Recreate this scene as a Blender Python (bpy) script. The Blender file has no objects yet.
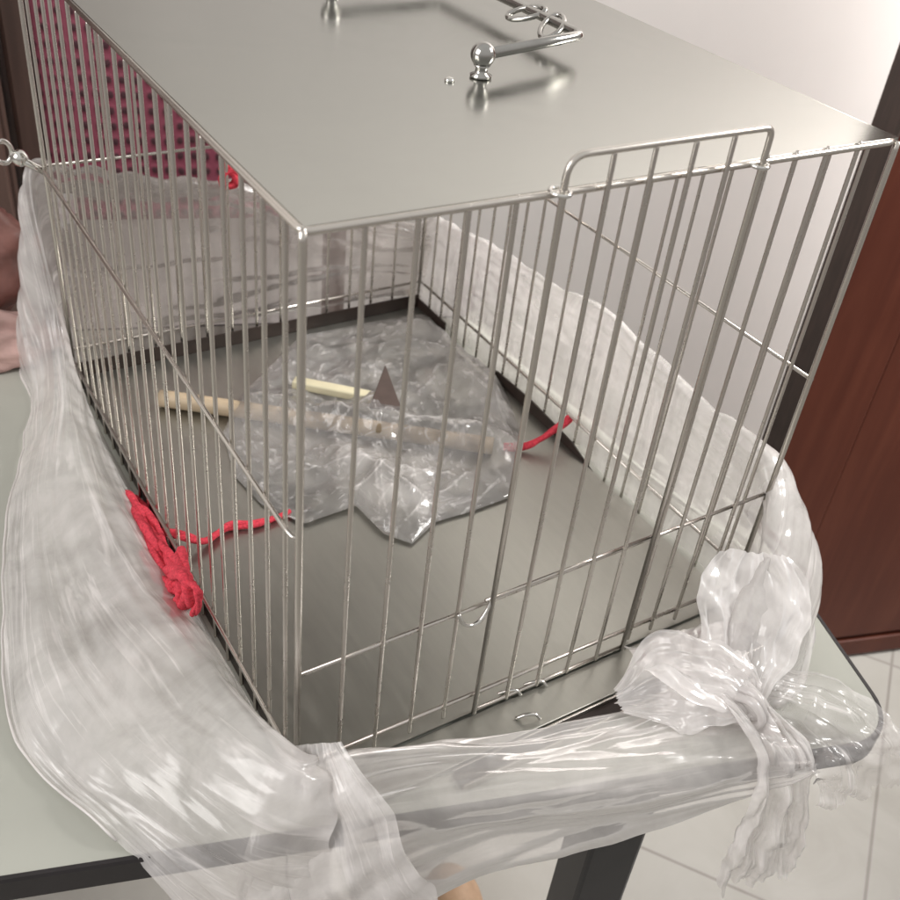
import bpy, bmesh, math, random
from mathutils import Vector, Matrix, noise
random.seed(7)
C = bpy.context.scene.collection
sc = bpy.context.scene
V = Vector

# ------------------------------------------------------------------ camera (solved from the cage's edges)
CAM = V((-0.19335, -0.41660, 0.66432))
RX = V((0.85182762, -0.51481789, 0.09670707))
DN = V((-0.24533768, -0.55522147, -0.79469399))
FW = V((0.46281652, 0.6532164, -0.59925721))
FPX = 1023.01


def ray(px, py):
    return RX * ((px - 450) / FPX) + DN * ((py - 450) / FPX) + FW


def at_z(px, py, z):
    v = ray(px, py)
    return CAM + v * ((z - CAM.z) / v.z)


def at_y(px, py, y):
    v = ray(px, py)
    return CAM + v * ((y - CAM.y) / v.y)


def at_x(px, py, x):
    v = ray(px, py)
    return CAM + v * ((x - CAM.x) / v.x)


# ------------------------------------------------------------------ helpers
def tag(o, label=None, cat=None, group=None, kind=None):
    if label: o['label'] = label
    if cat: o['category'] = cat
    if group: o['group'] = group
    if kind: o['kind'] = kind
    return o


def thing(name, label, cat, loc=(0, 0, 0), group=None):
    o = bpy.data.objects.new(name, None)
    o.empty_display_size = 0.05
    C.objects.link(o)
    o.location = loc
    return tag(o, label, cat, group)


def world_loc(o):
    l = V((0, 0, 0))
    while o:
        l = l + o.location
        o = o.parent
    return l


def obj(name, bm, mat, parent=None, smooth=True, loc=None):
    """links a bmesh built in world coordinates as one mesh object"""
    me = bpy.data.meshes.new(name)
    base = V(loc) if loc is not None else V((0, 0, 0))
    pw = world_loc(parent) if parent else V((0, 0, 0))
    if loc is None and parent:
        base = pw
    bmesh.ops.translate(bm, verts=bm.verts, vec=-base)
    bm.normal_update()
    bm.to_mesh(me)
    bm.free()
    if smooth:
        me.shade_smooth()
    o = bpy.data.objects.new(name, me)
    C.objects.link(o)
    if parent:
        o.parent = parent
        o.location = base - pw
    else:
        o.location = base
    if mat: me.materials.append(mat)
    return o


def crom(P, n, closed=False):
    """catmull-rom through P with n samples per span"""
    P = [V(p) for p in P]
    out = []
    m = len(P)
    spans = m if closed else m - 1
    for i in range(spans):
        p0 = P[(i - 1) % m] if (closed or i > 0) else P[0] * 2 - P[1]
        p1 = P[i % m]
        p2 = P[(i + 1) % m]
        p3 = P[(i + 2) % m] if (closed or i + 2 < m) else P[-1] * 2 - P[-2]
        for k in range(n):
            t = k / n
            out.append(0.5 * ((2 * p1) + (p2 - p0) * t + (2 * p0 - 5 * p1 + 4 * p2 - p3) * t * t + (3 * p1 - p0 - 3 * p2 + p3) * t ** 3))
    if not closed:
        out.append(P[-1])
    return out


def add_tube(bm, P, r, segs=10, closed=False, cap=True):
    P = [V(p) for p in P]
    n = len(P)
    rs = r if isinstance(r, (list, tuple)) else [r] * n
    tang = []
    for i in range(n):
        if closed:
            t = P[(i + 1) % n] - P[i - 1]
        else:
            t = P[min(i + 1, n - 1)] - P[max(i - 1, 0)]
        tang.append(t.normalized())
    a = V((0, 0, 1)) if abs(tang[0].z) < 0.9 else V((1, 0, 0))
    nrm = (a - tang[0] * a.dot(tang[0])).normalized()
    rings = []
    for i in range(n):
        nrm = (nrm - tang[i] * nrm.dot(tang[i]))
        nrm = nrm.normalized() if nrm.length > 1e-6 else tang[i].orthogonal().normalized()
        b = tang[i].cross(nrm)
        rings.append([bm.verts.new(P[i] + (nrm * math.cos(2 * math.pi * k / segs) + b * math.sin(2 * math.pi * k / segs)) * rs[i]) for k in range(segs)])
    for i in range(n if closed else n - 1):
        A, B = rings[i], rings[(i + 1) % n]
        for k in range(segs):
            bm.faces.new((A[k], A[(k + 1) % segs], B[(k + 1) % segs], B[k]))
    if cap and not closed:
        bm.faces.new(rings[0][::-1])
        bm.faces.new(rings[-1])
    return bm


def tube(P, r, segs=10, closed=False):
    return add_tube(bmesh.new(), P, r, segs, closed)


def add_box(bm, x0, x1, y0, y1, z0, z1, M=None, bevel=0.0, seg=2):
    b2 = bmesh.new()
    vs = [b2.verts.new((x, y, z)) for x in (x0, x1) for y in (y0, y1) for z in (z0, z1)]
    for f in ((0, 1, 3, 2), (4, 6, 7, 5), (0, 4, 5, 1), (2, 3, 7, 6), (0, 2, 6, 4), (1, 5, 7, 3)):
        b2.faces.new([vs[i] for i in f])
    bmesh.ops.recalc_face_normals(b2, faces=b2.faces)
    if bevel:
        bmesh.ops.bevel(b2, geom=b2.edges[:], offset=bevel, segments=seg, profile=0.5, affect='EDGES')
    if M is not None:
        bmesh.ops.transform(b2, matrix=M, verts=b2.verts)
    me = bpy.data.meshes.new('tmp')
    b2.to_mesh(me)
    b2.free()
    bm.from_mesh(me)
    bpy.data.meshes.remove(me)
    return bm


def box(*a, **k):
    return add_box(bmesh.new(), *a, **k)


def add_ball(bm, c, r, sz=1.0, seg=16):
    d = bmesh.ops.create_uvsphere(bm, u_segments=seg, v_segments=seg // 2 + 2, radius=r)
    for v in d['verts']:
        v.co = V((v.co.x, v.co.y, v.co.z * sz)) + V(c)
    return bm


def add_lathe(bm, c, prof, seg=20):
    rings = []
    for rr, z in prof:
        rings.append([bm.verts.new(V(c) + V((rr * math.cos(2 * math.pi * k / seg), rr * math.sin(2 * math.pi * k / seg), z))) for k in range(seg)])
    for A, B in zip(rings, rings[1:]):
        for k in range(seg):
            bm.faces.new((A[k], A[(k + 1) % seg], B[(k + 1) % seg], B[k]))
    bm.faces.new(rings[0][::-1])
    bm.faces.new(rings[-1])
    return bm


# ------------------------------------------------------------------ materials
def newmat(name):
    m = bpy.data.materials.new(name)
    m.use_nodes = True
    nt = m.node_tree
    return m, nt, nt.nodes, nt.links, nt.nodes['Principled BSDF']


def ramp(nt, src, stops):
    r = nt.nodes.new('ShaderNodeValToRGB')
    el = r.color_ramp.elements
    el[0].position, el[0].color = stops[0][0], (*stops[0][1], 1)
    el[1].position, el[1].color = stops[-1][0], (*stops[-1][1], 1)
    for p, c in stops[1:-1]:
        e = el.new(p)
        e.color = (*c, 1)
    nt.links.new(src, r.inputs['Fac'])
    return r.outputs['Color']


def coords(nt, scale=(1, 1, 1), rot=(0, 0, 0), kind='Object'):
    t = nt.nodes.new('ShaderNodeTexCoord')
    mp = nt.nodes.new('ShaderNodeMapping')
    mp.inputs['Scale'].default_value = scale
    mp.inputs['Rotation'].default_value = rot
    nt.links.new(t.outputs[kind], mp.inputs['Vector'])
    return mp.outputs['Vector']


def tex_noise(nt, vec, scale, detail=4, rough=0.55, dist=0.0):
    n = nt.nodes.new('ShaderNodeTexNoise')
    n.inputs['Scale'].default_value = scale
    n.inputs['Detail'].default_value = detail
    n.inputs['Roughness'].default_value = rough
    n.inputs['Distortion'].default_value = dist
    nt.links.new(vec, n.inputs['Vector'])
    return n.outputs['Fac']


def bump(nt, h, strength, dist, normal_to):
    b = nt.nodes.new('ShaderNodeBump')
    b.inputs['Strength'].default_value = strength
    b.inputs['Distance'].default_value = dist
    nt.links.new(h, b.inputs['Height'])
    for s in normal_to:
        nt.links.new(b.outputs['Normal'], s)
    return b


def metal(name, col, rough, scale=(1, 1, 1), nscale=60, bstr=0.0, var=0.12):
    m, nt, N, L, P = newmat(name)
    P.inputs['Metallic'].default_value = 1.0
    vec = coords(nt, scale)
    f = tex_noise(nt, vec, nscale, 5, 0.6)
    c = ramp(nt, f, [(0.25, tuple(x * (1 - var) for x in col)), (0.75, tuple(min(1, x * (1 + var)) for x in col))])
    L.new(c, P.inputs['Base Color'])
    mr = N.new('ShaderNodeMapRange')
    mr.inputs['To Min'].default_value = rough * 0.8
    mr.inputs['To Max'].default_value = rough * 1.25
    L.new(f, mr.inputs['Value'])
    L.new(mr.outputs['Result'], P.inputs['Roughness'])
    if bstr:
        bump(nt, f, bstr, 0.001, [P.inputs['Normal']])
    return m


M_wire = metal('stainless_wire', (0.57, 0.535, 0.495), 0.27, nscale=14, var=0.06)
M_frame = metal('stainless_frame', (0.60, 0.565, 0.52), 0.25, nscale=14, var=0.06)
M_chrome = metal('polished_steel', (0.66, 0.65, 0.62), 0.10, nscale=60)
M_dark = metal('dull_chrome', (0.40, 0.39, 0.37), 0.14, nscale=60)
M_plate = metal('brushed_steel_plate', (0.40, 0.40, 0.372), 0.155, scale=(3, 90, 3), nscale=6, bstr=0.02, var=0.03)
_nt = M_plate.node_tree
_p = _nt.nodes['Principled BSDF']
_src = _p.inputs['Roughness'].links[0].from_socket
_f = tex_noise(_nt, coords(_nt), 7, 6, 0.62, 1.2)
_r = _nt.nodes.new('ShaderNodeMapRange')
_r.inputs['From Min'].default_value = 0.42
_r.inputs['From Max'].default_value = 0.72
_r.inputs['To Max'].default_value = 0.10
_nt.links.new(_f, _r.inputs['Value'])
_a = _nt.nodes.new('ShaderNodeMath')
_nt.links.new(_src, _a.inputs[0])
_nt.links.new(_r.outputs['Result'], _a.inputs[1])
_nt.links.new(_a.outputs[0], _p.inputs['Roughness'])
M_tray = metal('tray_steel', (0.41, 0.405, 0.37), 0.40, scale=(30, 3, 3), nscale=5, bstr=0.006, var=0.05)


def flat_mat(name, col, rough=0.5, var=0.1, nscale=30, bstr=0.0, spec=0.5, scale=(1, 1, 1), bdist=0.002):
    m, nt, N, L, P = newmat(name)
    vec = coords(nt, scale)
    f = tex_noise(nt, vec, nscale, 6, 0.6)
    c = ramp(nt, f, [(0.3, tuple(x * (1 - var) for x in col)), (0.7, tuple(min(1, x * (1 + var)) for x in col))])
    L.new(c, P.inputs['Base Color'])
    P.inputs['Roughness'].default_value = rough
    P.inputs['Specular IOR Level'].default_value = spec
    if bstr:
        bump(nt, f, bstr, bdist, [P.inputs['Normal']])
    return m


M_table = flat_mat('table_laminate', (0.395, 0.40, 0.355), 0.42, 0.035, 9, 0.03)
M_band = flat_mat('black_edge_band', (0.016, 0.013, 0.014), 0.45, 0.2, 40)
M_black = flat_mat('black_painted_steel', (0.016, 0.015, 0.017), 0.4, 0.2, 40)
M_wall = flat_mat('plaster_wall', (0.82, 0.795, 0.77), 0.85, 0.025, 5, 0.06)
M_trayshade = flat_mat('painted_tray_shade', (0.022, 0.013, 0.010), 0.45, 0.3, 40)  # dark brown that paints in the steel tray's dark reflections and shade
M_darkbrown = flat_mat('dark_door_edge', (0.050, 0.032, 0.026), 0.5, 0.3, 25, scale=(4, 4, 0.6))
M_red = flat_mat('red_ribbon', (0.60, 0.055, 0.080), 0.9, 0.35, 420, 0.8, spec=0.15, bdist=0.0015)
M_beige = flat_mat('beige_stick', (0.42, 0.33, 0.225), 0.5, 0.12, 30, scale=(1, 1, 1))
M_cream = flat_mat('cream_stick', (0.60, 0.55, 0.38), 0.45, 0.08, 30)
M_tan = flat_mat('tan_leather', (0.36, 0.235, 0.15), 0.6, 0.12, 60, 0.1)
M_sole = flat_mat('dark_sole', (0.05, 0.035, 0.03), 0.7, 0.2, 60)
M_pouch = flat_mat('reddish_brown_leather', (0.20, 0.09, 0.075), 0.5, 0.3, 25, 0.2)
M_pinkcloth = flat_mat('pale_pink_cloth', (0.50, 0.33, 0.30), 0.7, 0.2, 25, 0.2)
M_bagreflection = flat_mat('painted_dark_reflection', (0.075, 0.050, 0.042), 0.6, 0.2, 40)  # brown stands in for a dark reflection seen in the bag
M_wardrobe = flat_mat('dark_wardrobe_wood', (0.085, 0.050, 0.040), 0.5, 0.3, 7, scale=(6, 6, 0.6))


def wood_mat():
    m, nt, N, L, P = newmat('red_brown_wood')
    vec = coords(nt, (7, 7, 0.55))
    a = tex_noise(nt, vec, 3.2, 8, 0.62, 0.6)
    vec2 = coords(nt, (1.3, 1.3, 0.8))
    b = tex_noise(nt, vec2, 2.2, 3, 0.5)
    c1 = ramp(nt, a, [(0.2, (0.056, 0.0135, 0.0075)), (0.5, (0.080, 0.021, 0.0115)), (0.8, (0.112, 0.034, 0.019))])
    c2 = ramp(nt, b, [(0.3, (0.75, 0.7, 0.7)), (0.7, (1.15, 1.15, 1.15))])
    mx = N.new('ShaderNodeMix')
    mx.data_type = 'RGBA'
    mx.blend_type = 'MULTIPLY'
    mx.inputs['Factor'].default_value = 1
    L.new(c1, mx.inputs['A'])
    L.new(c2, mx.inputs['B'])
    L.new(mx.outputs['Result'], P.inputs['Base Color'])
    P.inputs['Roughness'].default_value = 0.45
    P.inputs['Specular IOR Level'].default_value = 0.2
    bump(nt, a, 0.08, 0.002, [P.inputs['Normal']])
    return m


M_wood = wood_mat()


def tile_mat():
    m, nt, N, L, P = newmat('floor_tiles')
    vec = coords(nt, (1, 1, 1), (0, 0, math.radians(55)))
    mp = vec.node
    mp.inputs['Location'].default_value = (0.0, 0.0, 0)
    br = N.new('ShaderNodeTexBrick')
    br.offset = 0.0
    br.inputs['Scale'].default_value = 1.0
    br.inputs['Brick Width'].default_value = 0.60
    br.inputs['Row Height'].default_value = 0.60
    br.inputs['Mortar Size'].default_value = 0.0028
    br.inputs['Mortar Smooth'].default_value = 0.2
    br.inputs['Color1'].default_value = (0.41, 0.395, 0.365, 1)
    br.inputs['Color2'].default_value = (0.385, 0.37, 0.345, 1)
    br.inputs['Mortar'].default_value = (0.27, 0.25, 0.23, 1)
    L.new(vec, br.inputs['Vector'])
    n = tex_noise(nt, coords(nt), 5, 6, 0.6, 0.8)
    c = ramp(nt, n, [(0.3, (0.86, 0.85, 0.83)), (0.7, (1.05, 1.05, 1.05))])
    mx = N.new('ShaderNodeMix')
    mx.data_type = 'RGBA'
    mx.blend_type = 'MULTIPLY'
    mx.inputs['Factor'].default_value = 1
    L.new(br.outputs['Color'], mx.inputs['A'])
    L.new(c, mx.inputs['B'])
    L.new(mx.outputs['Result'], P.inputs['Base Color'])
    P.inputs['Roughness'].default_value = 0.3
    return m


M_tile = tile_mat()


def weave_mat():
    m, nt, N, L, P = newmat('maroon_woven_fabric')
    vec = coords(nt)
    outs = []
    for ax in ('X', 'Z'):
        w = N.new('ShaderNodeTexWave')
        w.wave_type = 'BANDS'
        w.bands_direction = ax
        w.inputs['Scale'].default_value = 19 if ax == 'X' else 15
        w.inputs['Distortion'].default_value = 1.8
        w.inputs['Detail'].default_value = 1
        L.new(vec, w.inputs['Vector'])
        outs.append(w.outputs['Fac'])
    mul = N.new('ShaderNodeMath')
    mul.operation = 'MULTIPLY'
    L.new(outs[0], mul.inputs[0])
    L.new(outs[1], mul.inputs[1])
    c = ramp(nt, mul.outputs[0], [(0.15, (0.185, 0.036, 0.062)), (0.45, (0.14, 0.026, 0.045)), (0.7, (0.042, 0.009, 0.015))])
    L.new(c, P.inputs['Base Color'])
    P.inputs['Roughness'].default_value = 0.75
    bump(nt, mul.outputs[0], 0.5, 0.004, [P.inputs['Normal']])
    return m


M_weave = weave_mat()


def film_mat_attr(m, attr):
    """adds whitened creases (a vertex attribute) to the film's milkiness"""
    nt = m.node_tree
    at = nt.nodes.new('ShaderNodeAttribute')
    at.attribute_name = attr
    mx = [n for n in nt.nodes if n.bl_idname == 'ShaderNodeMixShader' and n.outputs[0].links and n.outputs[0].links[0].to_node.bl_idname == 'ShaderNodeOutputMaterial'][0]
    src = mx.inputs['Fac'].links[0].from_socket
    a = nt.nodes.new('ShaderNodeMath')
    a.operation = 'ADD'
    a.use_clamp = True
    nt.links.new(src, a.inputs[0])
    nt.links.new(at.outputs['Fac'], a.inputs[1])
    nt.links.new(a.outputs[0], mx.inputs['Fac'])
    return m


def film_mat(name, lo, hi, nscale, col=(0.86, 0.83, 0.82), rough=0.22, crease=0.5, stretch=(1, 1, 1), bd=0.004, streak=0.5, su=7, sv=95, s0=0.54):
    """thin polythene: part clear, part milky (reflecting and passing light), with sharp creases"""
    m, nt, N, L, P = newmat(name)
    vec = coords(nt, stretch)
    f = tex_noise(nt, vec, nscale, 5, 0.6, 0.5)
    mr = N.new('ShaderNodeMapRange')
    mr.inputs['From Min'].default_value = 0.3
    mr.inputs['From Max'].default_value = 0.7
    mr.inputs['To Min'].default_value = lo
    mr.inputs['To Max'].default_value = hi
    L.new(f, mr.inputs['Value'])
    # creases
    n2 = N.new('ShaderNodeTexNoise')
    try:
        n2.noise_type = 'RIDGED_MULTIFRACTAL'
    except Exception:
        pass
    n2.inputs['Scale'].default_value = nscale * 1.6
    n2.inputs['Detail'].default_value = 4
    L.new(vec, n2.inputs['Vector'])
    vo = N.new('ShaderNodeTexVoronoi')
    vo.feature = 'F1'
    vo.inputs['Scale'].default_value = nscale * 1.3
    L.new(vec, vo.inputs['Vector'])
    ad = N.new('ShaderNodeMath')
    ad.operation = 'ADD'
    L.new(n2.outputs['Fac'], ad.inputs[0])
    L.new(vo.outputs['Distance'], ad.inputs[1])
    # gathered folds: thin milky streaks running along the film where it lies in several layers
    uvv = coords(nt, (su, sv, 1), kind='UV')
    sn = tex_noise(nt, uvv, 1.0, 3, 0.65, 0.9)
    sr = N.new('ShaderNodeMapRange')
    sr.inputs['From Min'].default_value = s0
    sr.inputs['From Max'].default_value = s0 + 0.17
    sr.inputs['To Max'].default_value = streak
    L.new(sn, sr.inputs['Value'])
    fa = N.new('ShaderNodeMath')
    fa.operation = 'ADD'
    fa.use_clamp = True
    L.new(mr.outputs['Result'], fa.inputs[0])
    L.new(sr.outputs['Result'], fa.inputs[1])
    ad2 = N.new('ShaderNodeMath')
    ad2.operation = 'MULTIPLY_ADD'
    L.new(sn, ad2.inputs[0])
    ad2.inputs[1].default_value = 1.2
    L.new(ad.outputs[0], ad2.inputs[2])
    P.inputs['Base Color'].default_value = (*col, 1)
    P.inputs['Roughness'].default_value = rough
    P.inputs['Specular IOR Level'].default_value = 0.7
    tl = N.new('ShaderNodeBsdfTranslucent')
    tl.inputs['Color'].default_value = (*col, 1)
    m1 = N.new('ShaderNodeMixShader')
    m1.inputs['Fac'].default_value = 0.22
    L.new(P.outputs['BSDF'], m1.inputs[1])
    L.new(tl.outputs['BSDF'], m1.inputs[2])
    tr = N.new('ShaderNodeBsdfTransparent')
    tr.inputs['Color'].default_value = (0.97, 0.965, 0.96, 1)
    gl = N.new('ShaderNodeBsdfGlossy')
    gl.inputs['Roughness'].default_value = rough
    gl.inputs['Color'].default_value = (0.9, 0.9, 0.9, 1)
    lw = N.new('ShaderNodeFresnel')
    lw.inputs['IOR'].default_value = 1.5
    m2 = N.new('ShaderNodeMixShader')
    L.new(lw.outputs['Fac'], m2.inputs['Fac'])
    L.new(tr.outputs['BSDF'], m2.inputs[1])
    L.new(gl.outputs['BSDF'], m2.inputs[2])
    m3 = N.new('ShaderNodeMixShader')
    L.new(fa.outputs[0], m3.inputs['Fac'])
    L.new(m2.outputs['Shader'], m3.inputs[1])
    L.new(m1.outputs['Shader'], m3.inputs[2])
    bump(nt, ad2.outputs[0], crease, bd, [P.inputs['Normal'], tl.inputs['Normal'], gl.inputs['Normal'], lw.inputs['Normal']])
    L.new(m3.outputs['Shader'], N['Material Output'].inputs['Surface'])
    return m


WHITE = (0.94, 0.905, 0.89)
M_film = film_mat('milky_polythene', 0.28, 0.58, 14, col=WHITE, rough=0.16, crease=0.13, streak=0.30, su=8, sv=64, s0=0.54)
M_flap = film_mat('thin_milky_polythene', 0.32, 0.56, 12, col=(0.90, 0.86, 0.83), rough=0.22, crease=0.13, streak=0.20, su=6, sv=45)
M_faint = film_mat('faint_polythene', 0.10, 0.26, 7, col=(0.86, 0.79, 0.75), rough=0.25, crease=0.06, streak=0.14, su=14, sv=20)
M_side = film_mat('side_polythene', 0.20, 0.44, 8, col=WHITE, rough=0.2, crease=0.08, streak=0.25, su=24, sv=9)
M_film2 = film_mat('crumpled_polythene', 0.44, 0.76, 12, col=WHITE, rough=0.17, crease=0.14, streak=0.22, su=9, sv=60)
M_fringe = film_mat('loose_polythene', 0.18, 0.38, 14, col=WHITE, rough=0.2, crease=0.10, streak=0.5, su=9, sv=90)

M_bag = film_mat_attr(film_mat('crinkled_clear_polythene', 0.10, 0.30, 11, col=WHITE, rough=0.10, crease=0.06, streak=0.25, su=22, sv=40, s0=0.6), 'crease')

# ------------------------------------------------------------------ setting
TA = V((0.418, -0.172, 0)) - V((-0.204, 0.025, 0))
T = TA.normalized()                      # along the table's front edge
Nn = V((-T.y, T.x, 0))                   # away from the camera
F0 = V((-0.204, 0.025, 0))


def tp(s, d, z=0.0):
    """room frame: s along the table front from F0, d behind the front edge"""
    p = F0 + T * s + Nn * d
    return V((p.x, p.y, z))


ROOM = Matrix(((T.x, Nn.x, 0, F0.x), (T.y, Nn.y, 0, F0.y), (0, 0, 1, 0), (0, 0, 0, 1)))

bm = bmesh.new()
vs = [bm.verts.new(tp(a, b, -0.75)) for a, b in ((-4, -3), (5, -3), (5, 1.25), (-4, 1.25))]
bm.faces.new(vs)
tag(obj('floor', bm, M_tile, smooth=False), kind='structure')
bm = box(-4, 5, 1.15, 1.27, -0.754, 2.1, M=ROOM)
w = obj('wall', bm, M_wall, smooth=False)
tag(w, 'plain off-white plaster wall behind the table', 'wall')

# wooden door leaf standing open in front of the wall
DS = (V((0.962, 0.343, 0)) - F0).dot(T)
DD = (V((0.962, 0.343, 0)) - F0).dot(Nn)
door = thing('wooden_door', 'dark red-brown wooden door standing to the right of the table', 'door', tp(DS, DD, -0.745))
obj('door_leaf', box(DS + 0.004, DS + 0.86, DD + 0.012, DD + 0.053, -0.745, 1.25, M=ROOM), M_wood, door, False)
bm = bmesh.new()
for (a, b, z0, z1) in ((0.004, 0.1255, -0.742, 1.25), (0.127, 0.86, -0.742, -0.70), (0.127, 0.86, 0.18, 0.30), (0.42, 0.86, -0.698, 0.178)):
    add_box(bm, DS + a, DS + b, DD, DD + 0.0115, z0, z1, M=ROOM, bevel=0.002)
obj('door_frame', bm, M_wood, door, False)
obj('door_panel', box(DS + 0.1262, DS + 0.4195, DD + 0.0025, DD + 0.0118, -0.69, 0.17, M=ROOM, bevel=0.003), M_wood, door, False)
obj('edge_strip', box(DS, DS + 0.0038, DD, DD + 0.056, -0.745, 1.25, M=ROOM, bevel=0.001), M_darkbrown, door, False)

# table
Lx = TA.length + 0.055
TOPZ = -0.005


def rounded_slab(s0, s1, d0, d1, z0, z1, r, n=8):
    b = bmesh.new()
    pts = []
    for (cs, cd, a0) in ((s0 + r, d0 + r, 180), (s1 - r, d0 + r, 270), (s1 - r, d1 - r, 0), (s0 + r, d1 - r, 90)):
        for k in range(n + 1):
            a = math.radians(a0 + 90 * k / n)
            pts.append((cs + r * math.cos(a), cd + r * math.sin(a)))
    lo = [b.verts.new(tp(x, y, z0)) for x, y in pts]
    hi = [b.verts.new(tp(x, y, z1)) for x, y in pts]
    m = len(pts)
    for i in range(m):
        b.faces.new((lo[i], lo[(i + 1) % m], hi[(i + 1) % m], hi[i]))
    b.faces.new(hi)
    b.faces.new(lo[::-1])
    return b


table = thing('table', 'pale grey topped table with black edge carrying the cage', 'table', tp(0.5, 0.4, -0.75))
obj('tabletop', rounded_slab(-0.75, Lx - 0.0045, 0.0045, 0.715, TOPZ - 0.022, TOPZ, 0.045), M_table, table, False)
# edge band: a closed strip round the top
b = bmesh.new()
pts = []
r = 0.049
for (cs, cd, a0) in ((-0.7545 + r, r, 180), (Lx - r, r, 270), (Lx - r, 0.7195 - r, 0), (-0.7545 + r, 0.7195 - r, 90)):
    for k in range(11):
        a = math.radians(a0 + 9 * k)
        pts.append((cs, cd, math.cos(a), math.sin(a)))
prof = [(r - 0.0044, TOPZ - 0.0245), (r - 0.001, TOPZ - 0.0245), (r, TOPZ - 0.0235), (r, TOPZ - 0.002), (r - 0.0012, TOPZ + 0.0005), (r - 0.0044, TOPZ + 0.0005)]
rings = [[b.verts.new(tp(cs + rr * c, cd + rr * s, z)) for rr, z in prof] for cs, cd, c, s in pts]
for i in range(len(rings)):
    A, B = rings[i], rings[(i + 1) % len(rings)]
    for k in range(len(prof)):
        b.faces.new((A[k], B[k], B[(k + 1) % len(prof)], A[(k + 1) % len(prof)]))
bmesh.ops.recalc_face_normals(b, faces=b.faces)
obj('edge_band', b, M_band, table, False)
b = bmesh.new()
for (a0, a1, d0, d1) in ((-0.66, Lx - 0.14, 0.05, 0.085), (-0.66, Lx - 0.14, 0.63, 0.665), (-0.66, -0.63, 0.087, 0.628), (Lx - 0.17, Lx - 0.14, 0.087, 0.628)):
    add_box(b, a0, a1, d0, d1, TOPZ - 0.062, TOPZ - 0.0255, M=ROOM, bevel=0.002)
obj('apron', b, M_black, table, False)
SL = (at_y(618, 860, -0.10) - F0).dot(T)
for s in (SL, -0.64):
    for d in (0.03, 0.64):
        obj('leg', box(s - 0.026, s + 0.026, d, d + 0.05, -0.75, TOPZ - 0.0262, M=ROOM, bevel=0.004), M_black, table, False)

# ------------------------------------------------------------------ cage
W, D, H = 0.443, 0.595, 0.45
R, RF = 0.00164, 0.0023
cage = thing('wire_cage', 'stainless steel wire pet cage with solid top plate, standing on the table', 'cage', (W / 2, D / 2, 0.0))


def bars(panel, pts, z0, z1, axis, hook=0.0):
    """vertical bars of a panel: one mesh, copied along the panel"""
    first = None
    for (x, y) in pts:
        if first is None:
            P = [(x, y, z0), (x, y, z0 + 0.002), (x, y, z1 - 0.004), (x, y, z1)]
            first = obj('bar', tube(P, [R * 0.8, R, R, R * 0.7], 10), M_wire, panel, True, loc=(x, y, 0))
        else:
            o = first.copy()
            C.objects.link(o)
            o.parent = panel
            o.location = V((x, y, 0)) - world_loc(panel)
            o.rotation_euler = (random.uniform(-1, 1) * 0.0016, random.uniform(-1, 1) * 0.0016, random.uniform(0, 6.28))
        o = first


def rnd(a, b, c, r=0.012, n=6):
    """rounded corner points from a through b to c"""
    a, b, c = V(a), V(b), V(c)
    p = b + (a - b).normalized() * r
    q = b + (c - b).normalized() * r
    return [p * (1 - t) ** 2 + b * 2 * t * (1 - t) + q * t * t for t in [k / n for k in range(n + 1)]]


RZ = 0.4455
panel_loc = (W / 2, D / 2, 0)


def panel(name='wire_panel', mk=None):
    return obj(name, mk, M_frame, cage)


def cross(pts, rad, parent):
    return obj('cross_wire', tube(pts, rad), M_wire, parent)


# front panel
e_ = rnd((0.0, 0.02, RZ), (0.0, 0.0, RZ), (0.03, 0.0, RZ), 0.006)
front = panel(mk=tube(e_[3:] + [(x, 0.0, RZ - 0.003 * (x / W)) for x in (0.1, 0.2, 0.3, 0.4)] + rnd((0.41, 0, RZ - 0.003), (W, 0, RZ - 0.003), (W, 0.03, RZ - 0.003), 0.012)[:4], RF))
cross([(0.0, 0.0030, 0.119), (0.12, 0.0034, 0.120), (0.30, 0.0034, 0.124), (W, 0.003, 0.127)], R, front)
cross([(0.0, 0.0032, 0.017), (W, 0.0032, 0.015)], R * 1.1, front)
xs = [0.034, 0.0645, 0.0955, 0.1265, 0.157, 0.3175, 0.343, 0.372, 0.404]
bars(front, [(x, 0.0) for x in xs], 0.006, RZ + 0.0015, 'x')
ys = [0.0205 + 0.0287 * k for k in range(20)]
# left panel
left = panel(mk=tube([(0, D, RZ), (0, 0.3, RZ)] + e_[:4], RF))
cross([(0.0, D, 0.245), (-0.0036, D - 0.01, 0.246), (-0.0036, 0.012, 0.246), (-0.0025, 0.005, 0.2455), (0.0008, 0.0005, 0.245)], R * 1.05, left)
cross([(-0.0036, D, 0.035), (-0.0036, 0.012, 0.035), (-0.001, 0.002, 0.035)], R * 1.05, left)
bars(left, [(0.0, y) for y in ys], 0.0, RZ + 0.001, 'y')
# right panel
right = panel(mk=tube([(W, 0.009, RZ - 0.003), (W, D, RZ)], RF))
cross([(W + 0.0036, 0.0, 0.246), (W + 0.0036, D, 0.246)], R, right)
cross([(W + 0.0036, 0.0, 0.035), (W + 0.0036, D, 0.035)], R, right)
bars(right, [(W, y) for y in ys], 0.0, RZ - 0.001, 'y')
# back panel
back = panel(mk=tube([(0.004, D, RZ), (W, D, RZ)], RF))
cross([(0.0, D + 0.0036, 0.246), (W, D + 0.0036, 0.246)], R, back)
cross([(0.0, D + 0.0036, 0.035), (W, D + 0.0036, 0.035)], R, back)
bars(back, [(0.031 * k, D) for k in range(1, 15)], 0.0, RZ, 'x')
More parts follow.
